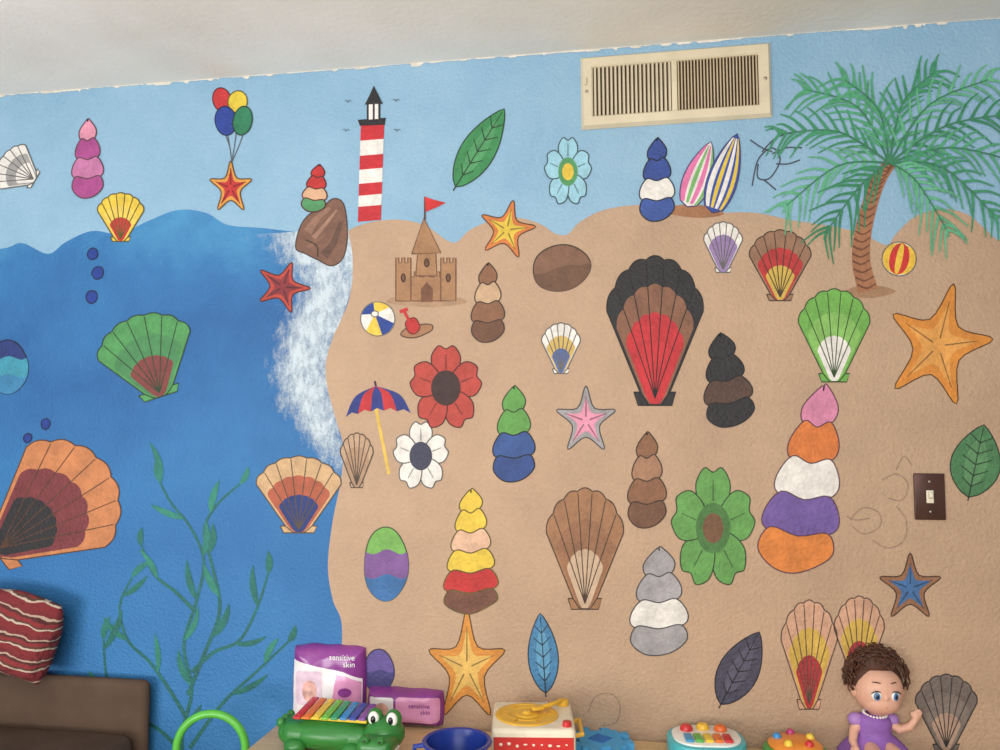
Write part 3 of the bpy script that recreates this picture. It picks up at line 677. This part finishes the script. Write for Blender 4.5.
# ================================================================ TOY RECORD PLAYER
rp = on_table(533, 2.10, 'toy_record_player', 'cream toy record player with yellow turntable and red front', 'toy', R(8))
YP = mat((228, 178, 54), .35, name='yellow_plastic'); RP = mat((200, 44, 44), .35, name='red_plastic'); CP = mat((232, 222, 200), .4, name='cream_plastic')
bm = B(); box(bm, (0, 0, .053), (.212, .21, .106), .012, seg=4); fin('case', bm, CP, rp)
bm = B(); box(bm, (0, -.1052, .045), (.2, .002, .082), .0006, seg=1); fin('front_panel', bm, RP, rp)
bm = B(); rn = random.Random(5)
for r_ in range(3):
    for k in range(9):
        xx = -.082+.0205*k+(.01 if r_ % 2 else 0)
        if xx > .088: continue
        ell(bm, (xx, -.1062, .068-.019*r_+rn.uniform(-.003, .003)), (rn.uniform(.003, .0055), .0009, rn.uniform(.002, .004)), 10, 6)
fin('front_pattern', bm, CP, rp)
bm = B(); lathe(bm, [(0, 0), (.082, 0), (.083, .002), (.081, .005), (.07, .005), (.069, .0035), (.05, .0035), (.049, .005), (.047, .0035), (.03, .0035), (.028, .006), (.012, .0065), (.008, .012), (0, .012)], c=(-.016, -.005, .1055)); tt = fin('turntable', bm, YP, rp)
bm = B()
for k in range(6): a = k*PI/3; box(bm, (-.016+.059*math.cos(a), -.005+.059*math.sin(a), .110), (.016, .004, .003), .001, rz=a)
fin('groove_pin', bm, mat((208, 152, 40), .3, name='amber_plastic'), tt)
bm = B(); lathe(bm, [(0, 0), (.016, 0), (.016, .012), (.013, .015), (0, .015)], c=(.082, .075, .1055)); tube(bm, [(.082, .075, .119), (.066, .045, .123), (.04, .022, .122), (.02, .012, .121)], [.006, .006, .006, .005]); box(bm, (.012, .008, .120), (.034, .022, .010), .004, rz=R(25)); fin('tone_arm', bm, YP, rp)
bm = B(); lathe(bm, [(0, 0), (.012, 0), (.011, .012), (0, .013)], c=(.085, -.08, .1055)); fin('knob', bm, RP, rp)
bm = B(); tube(bm, [(.104, -.05, .07), (.125, -.05, .075), (.125, .05, .075), (.104, .05, .07)], .006, 10); fin('carry_handle', bm, YP, rp)
# ================================================================ FOAM PUZZLE PIECE
fp = on_table(600, 2.17, 'foam_puzzle_piece', 'light blue foam puzzle tile piece lying beside the record player', 'puzzle piece', R(14))
hw = .058
def side(ax, ay, bx_, by_):
    o = []; n_ = 3
    L = math.hypot(bx_-ax, by_-ay); ux, uy = (bx_-ax)/L, (by_-ay)/L; nx_, ny_ = uy, -ux
    pr = [(0, 0), (.16, 0), (.13, .026), (.38, .026), (.35, 0), (.65, 0), (.62, .026), (.87, .026), (.84, 0), (.995, 0)]
    return [(ax+ux*L*f+nx_*h_, ay+uy*L*f+ny_*h_) for f, h_ in pr]
pts = side(-hw, -hw, hw, -hw)+side(hw, -hw, hw, hw)+side(hw, hw, -hw, hw)+side(-hw, hw, -hw, -hw)
bm = B(); prism(bm, pts, 0, .018, 0); fin('foam_slab', bm, mat((76, 160, 214), .8, 0, .08, 60, .3, 300, 'foam'), fp, smooth=False)
bm = B(); box(bm, (0, 0, .0183), (.05, .05, .002), .0006, rz=R(45), seg=1); fin('inlay', bm, mat((44, 112, 192), .8, 0, .08, 60, .3, 300, 'foam'), fp)
# ================================================================ BUTTON TOY
TEAL = mat((76, 180, 190), .3, name='teal_plastic')
dt = on_table(706, 2.11, 'button_toy', 'teal edged white toy keyboard with red and orange buttons', 'toy', R(6))
bm = B(); prism(bm, rrect(.2, .17, .07), 0, .045, .006); fin('base', bm, TEAL, dt)
bm = B(); prism(bm, rrect(.175, .145, .06), .044, .05, .002); fin('face_plate', bm, WP, dt)
for k, c in enumerate([(60, 150, 200), (90, 180, 80), (238, 200, 60), (228, 120, 46), (204, 48, 50)]):
    bm = B(); box(bm, (-.05+.025*k, -.03, .053), (.021, .05, .008), .003); fin('key', bm, mat(c, .3, name='key_plastic'), dt)
for xx, yy, c in [(-.045, .035, (204, 48, 50)), (0, .045, (238, 190, 60)), (.045, .035, (228, 110, 46))]:
    bm = B(); lathe(bm, [(0, 0), (.017, 0), (.017, .006), (.012, .013), (0, .015)], c=(xx, yy, .05), seg=24); fin('button', bm, mat(c, .3, name='key_plastic'), dt)
# ================================================================ ROUND TOY
ot = on_table(795, 2.07, 'shape_toy', 'round orange and green toy with yellow knobs, left of the doll', 'toy')
bm = B(); lathe(bm, [(0, 0), (.078, 0), (.082, .006), (.08, .03), (.07, .036), (0, .036)]); fin('base', bm, mat((70, 150, 70), .3, name='green_plastic'), ot)
bm = B(); lathe(bm, [(0, .036), (.066, .036), (.068, .042), (.056, .052), (.02, .056), (0, .056)]); fin('top_dish', bm, mat((236, 146, 60), .3, name='orange_plastic'), ot)
for k in range(5):
    a = k*2*PI/5+.4; bm = B(); lathe(bm, [(0, 0), (.011, 0), (.011, .008), (.006, .014), (0, .015)], c=(.044*math.cos(a), .044*math.sin(a), .05), seg=20); fin('knob', bm, mat([(238, 206, 70), (190, 60, 120), (60, 140, 200), (238, 206, 70), (204, 48, 50)][k], .3, name='knob_plastic'), ot)
# ================================================================ DOLL
dl = on_table(874, 2.12, 'toy_doll', 'seated toy doll with curly brown hair and a purple dress', 'doll', R(6))
SK = mat((224, 174, 150), .45, 0, .03, name='doll_vinyl')
bm = B()
hc = Vector((.012, -.005, .168))
ell(bm, hc, (.062, .058, .066)); ell(bm, hc+Vector((0, -.012, -.026)), (.05, .046, .036)); ell(bm, hc+Vector((0, -.056, -.008)), (.005, .007, .005), 14, 10)
for s_ in (-1, 1): ell(bm, hc+Vector((s_*.061, .004, -.006)), (.008, .012, .016), 14, 10)
tube(bm, [(.006, 0, .06), (.008, -.002, .09), (.011, -.004, .12)], [.022, .018, .02], 16)
ell(bm, (.003, 0, .06), (.042, .028, .042))
def arm(pts, rr, fdir, side_):
    tube(bm, pts, rr, 14); h = Vector(pts[-1]); fd = Vector(fdir).normalized(); sd = Vector((0, 1, 0)).cross(fd).normalized(); nn = fd.cross(sd)
    ell(bm, h+fd*.008, (.009, .007, .011), 14, 10)
    for k, L in enumerate([.013, .017, .018, .015]):
        b0 = h+fd*.012+sd*(-.0078+.0052*k); tube(bm, [b0, b0+fd*L*.6, b0+fd*L+nn*.003], [.0031, .003, .0024], 8)
    b0 = h+sd*side_*.006+fd*.004; tube(bm, [b0, b0+sd*side_*.008+fd*.006, b0+sd*side_*.009+fd*.014], [.0036, .0034, .0026], 8)
arm([(.038, 0, .084), (.062, -.012, .066), (.082, -.026, .078), (.094, -.032, .098)], [.014, .0125, .0105, .008], (.35, -.1, .9), -1)
arm([(-.034, 0, .084), (-.054, -.008, .06), (-.066, -.03, .04), (-.066, -.05, .03)], [.014, .0125, .0105, .008], (-.15, -.8, -.3), 1)
for s_ in (-1, 1): tube(bm, [(s_*.02, -.02, .022), (s_*.028, -.08, .022), (s_*.03, -.14, .016), (s_*.03, -.165, .014)], [.022, .019, .013, .012], 14); ell(bm, (s_*.03, -.178, .018), (.013, .016, .018), 14, 10)
bd = fin('body', bm, SK, dl)
rm = bd.modifiers.new('remesh', 'REMESH'); rm.mode = 'VOXEL'; rm.voxel_size = .0022; rm.use_smooth_shade = True
sm = bd.modifiers.new('smooth', 'SMOOTH'); sm.factor = .5; sm.iterations = 4
for s_ in (-1, 1):
    e0 = hc+Vector((s_*.024, -.052, -.003))
    ro = Matrix.Rotation(R(s_*22), 4, 'Z')
    bm = B(); ell(bm, e0, (.0125, .005, .0125), 20, 12, rot=ro); ey = fin('eye', bm, WP, dl)
    bm = B(); ell(bm, e0+Vector((0, -.0032, -.001)), (.0085, .0035, .0100), 18, 12, rot=ro); fin('iris', bm, mat((84, 124, 176), .2, name='blue_enamel'), ey)
    bm = B(); ell(bm, e0+Vector((0, -.0056, -.001)), (.0045, .002, .006), 14, 10, rot=ro); fin('pupil', bm, KP, ey)
    bm = B(); tube(bm, [e0+Vector((s_*q, -.004+abs(q)*.15, .012-q*q*30)) for q in (-.012, -.006, 0, .007, .014)], [.001, .0016, .002, .002, .001], 8); fin('lashes', bm, KP, ey)
    bm = B(); tube(bm, [hc+Vector((s_*(.013+.0055*k), -.0535+.0016*k*k*.7, .0265+.004*math.sin(.6+k*.62))) for k in range(5)], [.001, .0016, .0016, .0014, .0008], 8); fin('eyebrow', bm, mat((104, 68, 50), .7, name='brow_paint'), dl)
bm = B(); tube(bm, [hc+Vector((x_, -.0545+abs(x_)*.22, -.031+x_*x_*26)) for x_ in (-.016, -.009, -.004, 0, .004, .009, .016)], [.0009, .0024, .0031, .003, .0031, .0024, .0009], 10); fin('lips', bm, mat((206, 96, 106), .35, name='lip_paint'), dl)
HR = mat((84, 52, 38), .6, 0, .22, 60, .3, 200, 'doll_hair')
bm = B(); ell(bm, hc+Vector((0, .016, .016)), (.068, .056, .063)); ell(bm, hc+Vector((0, .01, .066)), (.05, .044, .034))
rnd = random.Random(3)
for k in range(230):
    u = rnd.uniform(0, 2*PI); v = rnd.uniform(-.3, 1)
    d = Vector((math.cos(u)*math.sqrt(max(0, 1-v*v)), math.sin(u)*math.sqrt(max(0, 1-v*v)), v))
    if d.y < -.35 and d.z < .55: continue
    c = hc+Vector((0, .012, .024))+Vector((d.x*.069, d.y*.058, d.z*.076)); r0 = rnd.uniform(.006, .013); ax = d.cross(Vector((rnd.uniform(-1, 1), rnd.uniform(-1, 1), rnd.uniform(-1, 1)))).normalized(); bx2 = d.cross(ax).normalized()
    n_ = 14; tube(bm, [c+ax*(r0*math.cos(j*.75))+bx2*(r0*math.sin(j*.75))+d*(.0012*j) for j in range(n_)], [.0030-.00012*j for j in range(n_)], 6)
fin('hair', bm, HR, dl)
VI = mat((142, 96, 178), .6, 0, .1, 40, .2, 200, 'satin')
bm = B(); prof = [(.0, .001), (.088, .001), (.09, .006), (.08, .02), (.062, .038), (.046, .05), (.044, .062), (.047, .08), (.042, .094), (.03, .102), (.022, .104), (.0, .1)]
lathe(bm, prof)
for v_ in bm.verts: v_.co.y *= .8
for v_ in bm.verts:
    if v_.co.z < .045:
        a = math.atan2(v_.co.y, v_.co.x); k = 1+.06*math.sin(a*11)*(1-v_.co.z/.045); v_.co.x *= k; v_.co.y *= k
dr = fin('dress', bm, VI, dl, ang=80)
for s_ in (-1, 1):
    bm = B(); ell(bm, (s_*.046, 0, .086), (.02, .018, .018)); fin('sleeve', bm, mat((172, 130, 200), .6, name='lilac_satin'), dr)
bm = B()
for k in range(22):
    a = k/22*2*PI; ell(bm, (.004+.028*math.cos(a), -.002+.024*math.sin(a), .103+.004*math.sin(a)), .0038, 10, 8)
fin('bead_collar', bm, WP, dr)
# ================================================================ SOFA + CUSHION
cn = at_d(146, 682, 2.42); SFZ = cn.z
SF = mat((92, 75, 64), 1.0, 0, .10, 9, .4, 220, 'suede'); SF.node_tree.nodes['Principled BSDF'].inputs['Specular IOR Level'].default_value = .05
so = thing('sofa', (cn.x-.75, cn.y, 0), 'low brown suede sofa against the wall at the left', 'sofa')
bw = 1.5; dep = abs(cn.y)-.02
bm = B(); box(bm, (0, dep/2, SFZ/2+.03), (bw, dep, SFZ-.06), .022, seg=4); fin('backrest', bm, SF, so, ang=35)
bm = B(); box(bm, (0, -.28, .19), (bw-.02, .55, .2), .03, seg=4); fin('seat_base', bm, SF, so)
for k in (-1, 1):
    bm = B(); box(bm, (k*bw/4, -.28, .345), (bw/2-.03, .53, .11), .035, seg=4); fin('seat_cushion', bm, SF, so)
for sx_ in (-1, 1):
    for yy in (-.5, dep-.08):
        bm = B(); lathe(bm, [(0, 0), (.022, 0), (.028, .09), (0, .09)], c=(sx_*(bw/2-.08), yy, 0), seg=16); fin('foot', bm, mat((50, 36, 28), .5, name='dark_wood'), so)
q = at_d(-4, 650, 2.44)
t = NT('striped_cotton'); p = t.obj(); sx = t.n('ShaderNodeSeparateXYZ'); t.l(p, sx.inputs[0])
wn = t.math('MULTIPLY', t.noise(p, 9, 3), .05)
mm = t.math('ADD', t.math('MULTIPLY', sx.outputs['X'], .22), t.math('ADD', sx.outputs['Z'], wn))
m3 = t.math('FRACT', t.math('MULTIPLY', mm, 16), 0)
t.l(t.ramp(m3, [(0, lin((122, 42, 46))), (.30, lin((190, 172, 154))), (.38, lin((94, 56, 48))), (.48, lin((132, 46, 50))), (.64, lin((84, 42, 42))), (.76, lin((178, 154, 136))), (.84, lin((112, 42, 46)))], True), t.b.inputs['Base Color'])
t.b.inputs['Roughness'].default_value = .95; t.bump(t.noise(p, 22, 4), .8, .03)
bm = B(); n = 44; wv, hv, tv = .20, .13, .062; G_ = {}
for sgn in (-1, 1):
    for i in range(n+1):
        for j in range(n+1):
            u, v = -1+2*i/n, -1+2*j/n
            if (i in (0, n) or j in (0, n)) and sgn == 1: G_[(1, i, j)] = G_[(-1, i, j)]; continue
            th = tv*(max(0, (1-u**4)*(1-v**4)))**.55*(1-.25*v)
            th += .022*mnoise.noise(Vector((u*3, v*4, sgn*2)))*(1-u*u)*(1-v*v)
            pin = 1-.07*(1-v*v)*abs(u)**2
            G_[(sgn, i, j)] = bm.verts.new((u*wv*pin*(1-.1*u*u*v*v), sgn*th-.03*v*v*(v > 0), v*hv*(1-.08*(1-u*u)*v*v)-.035*max(0, v)*abs(u-.1)**1.5))
for sgn in (-1, 1):
    for i in range(n):
        for j in range(n):
            f = [G_[(sgn, i, j)], G_[(sgn, i+1, j)], G_[(sgn, i+1, j+1)], G_[(sgn, i, j+1)]]
            bm.faces.new(f if sgn < 0 else f[::-1])
ro = Matrix.Rotation(R(-20), 4, 'X') @ Matrix.Rotation(R(8), 4, 'Y')
bmesh.ops.transform(bm, matrix=ro, verts=bm.verts)
mz = min(v.co.z for v in bm.verts); my = max(v.co.y for v in bm.verts)
o = fin('cushion', bm, t.m, ang=180); o.location = (q.x, -.012-my, SFZ-mz-.001)
tag(o, 'red and cream striped cushion propped on the sofa back', 'cushion')
# ================================================================ PUSH TOY
q = at_d(211, 745, 2.2)
pt_ = thing('push_toy', (q.x, q.y, 0), 'push toy with a bright green ring handle beside the sofa', 'toy', rz=R(9))
zt = at_d(211, 710, 2.2).z; rr = .095
LIM = mat((90, 182, 66), .3, name='green_plastic')
zc = zt-rr-.012
bm = B(); tube(bm, [(rr*math.cos(a), 0, zc+rr*math.sin(a)) for a in [k/48*2*PI for k in range(48)]], .011, 14, closed=True); fin('ring_handle', bm, LIM, pt_)
bm = B(); box(bm, (0, 0, zc-rr-.05), (.13, .05, .12), .02, seg=4); box(bm, (0, 0, (zc-rr-.1)/2+.06), (.045, .035, zc-rr-.1), .008); fin('body', bm, TEAL, pt_)
bm = B(); box(bm, (0, -.05, .075), (.2, .26, .05), .02, seg=4); fin('base', bm, LIM, pt_)
for sx_ in (-1, 1):
    for yy in (-.14, .04):
        bm = B(); tube(bm, [(sx_*.1, yy, .05), (sx_*.128, yy, .05)], .05, 24); fin('wheel', bm, mat((236, 190, 50), .35, name='yellow_plastic'), pt_)
# ================================================================ LIGHT
def area(name, loc, target, sx_, sy_, pw, col):
    l = bpy.data.lights.new(name, 'AREA'); l.shape = 'RECTANGLE'; l.size = sx_; l.size_y = sy_; l.energy = pw; l.color = col
    o = bpy.data.objects.new(name, l); COL.objects.link(o); o.location = loc
    o.rotation_euler = (Vector(target)-Vector(loc)).to_track_quat('-Z', 'Y').to_euler()
area('window_light', (-.1, -3.7, 1.8), (-.2, 0, 1.65), 2.2, 1.3, 59, (1, .985, .96))
area('ceiling_fill', (-2.0, -2.9, .6), (-1.7, -.8, 2.4), 1.4, 1.0, 62, (1, .985, .96))  # added fill lamp behind the camera to brighten the ceiling, no real fixture
w = bpy.data.worlds.new('world'); SC.world = w; w.use_nodes = True
w.node_tree.nodes['Background'].inputs[0].default_value = (.97, .98, 1, 1); w.node_tree.nodes['Background'].inputs[1].default_value = .43
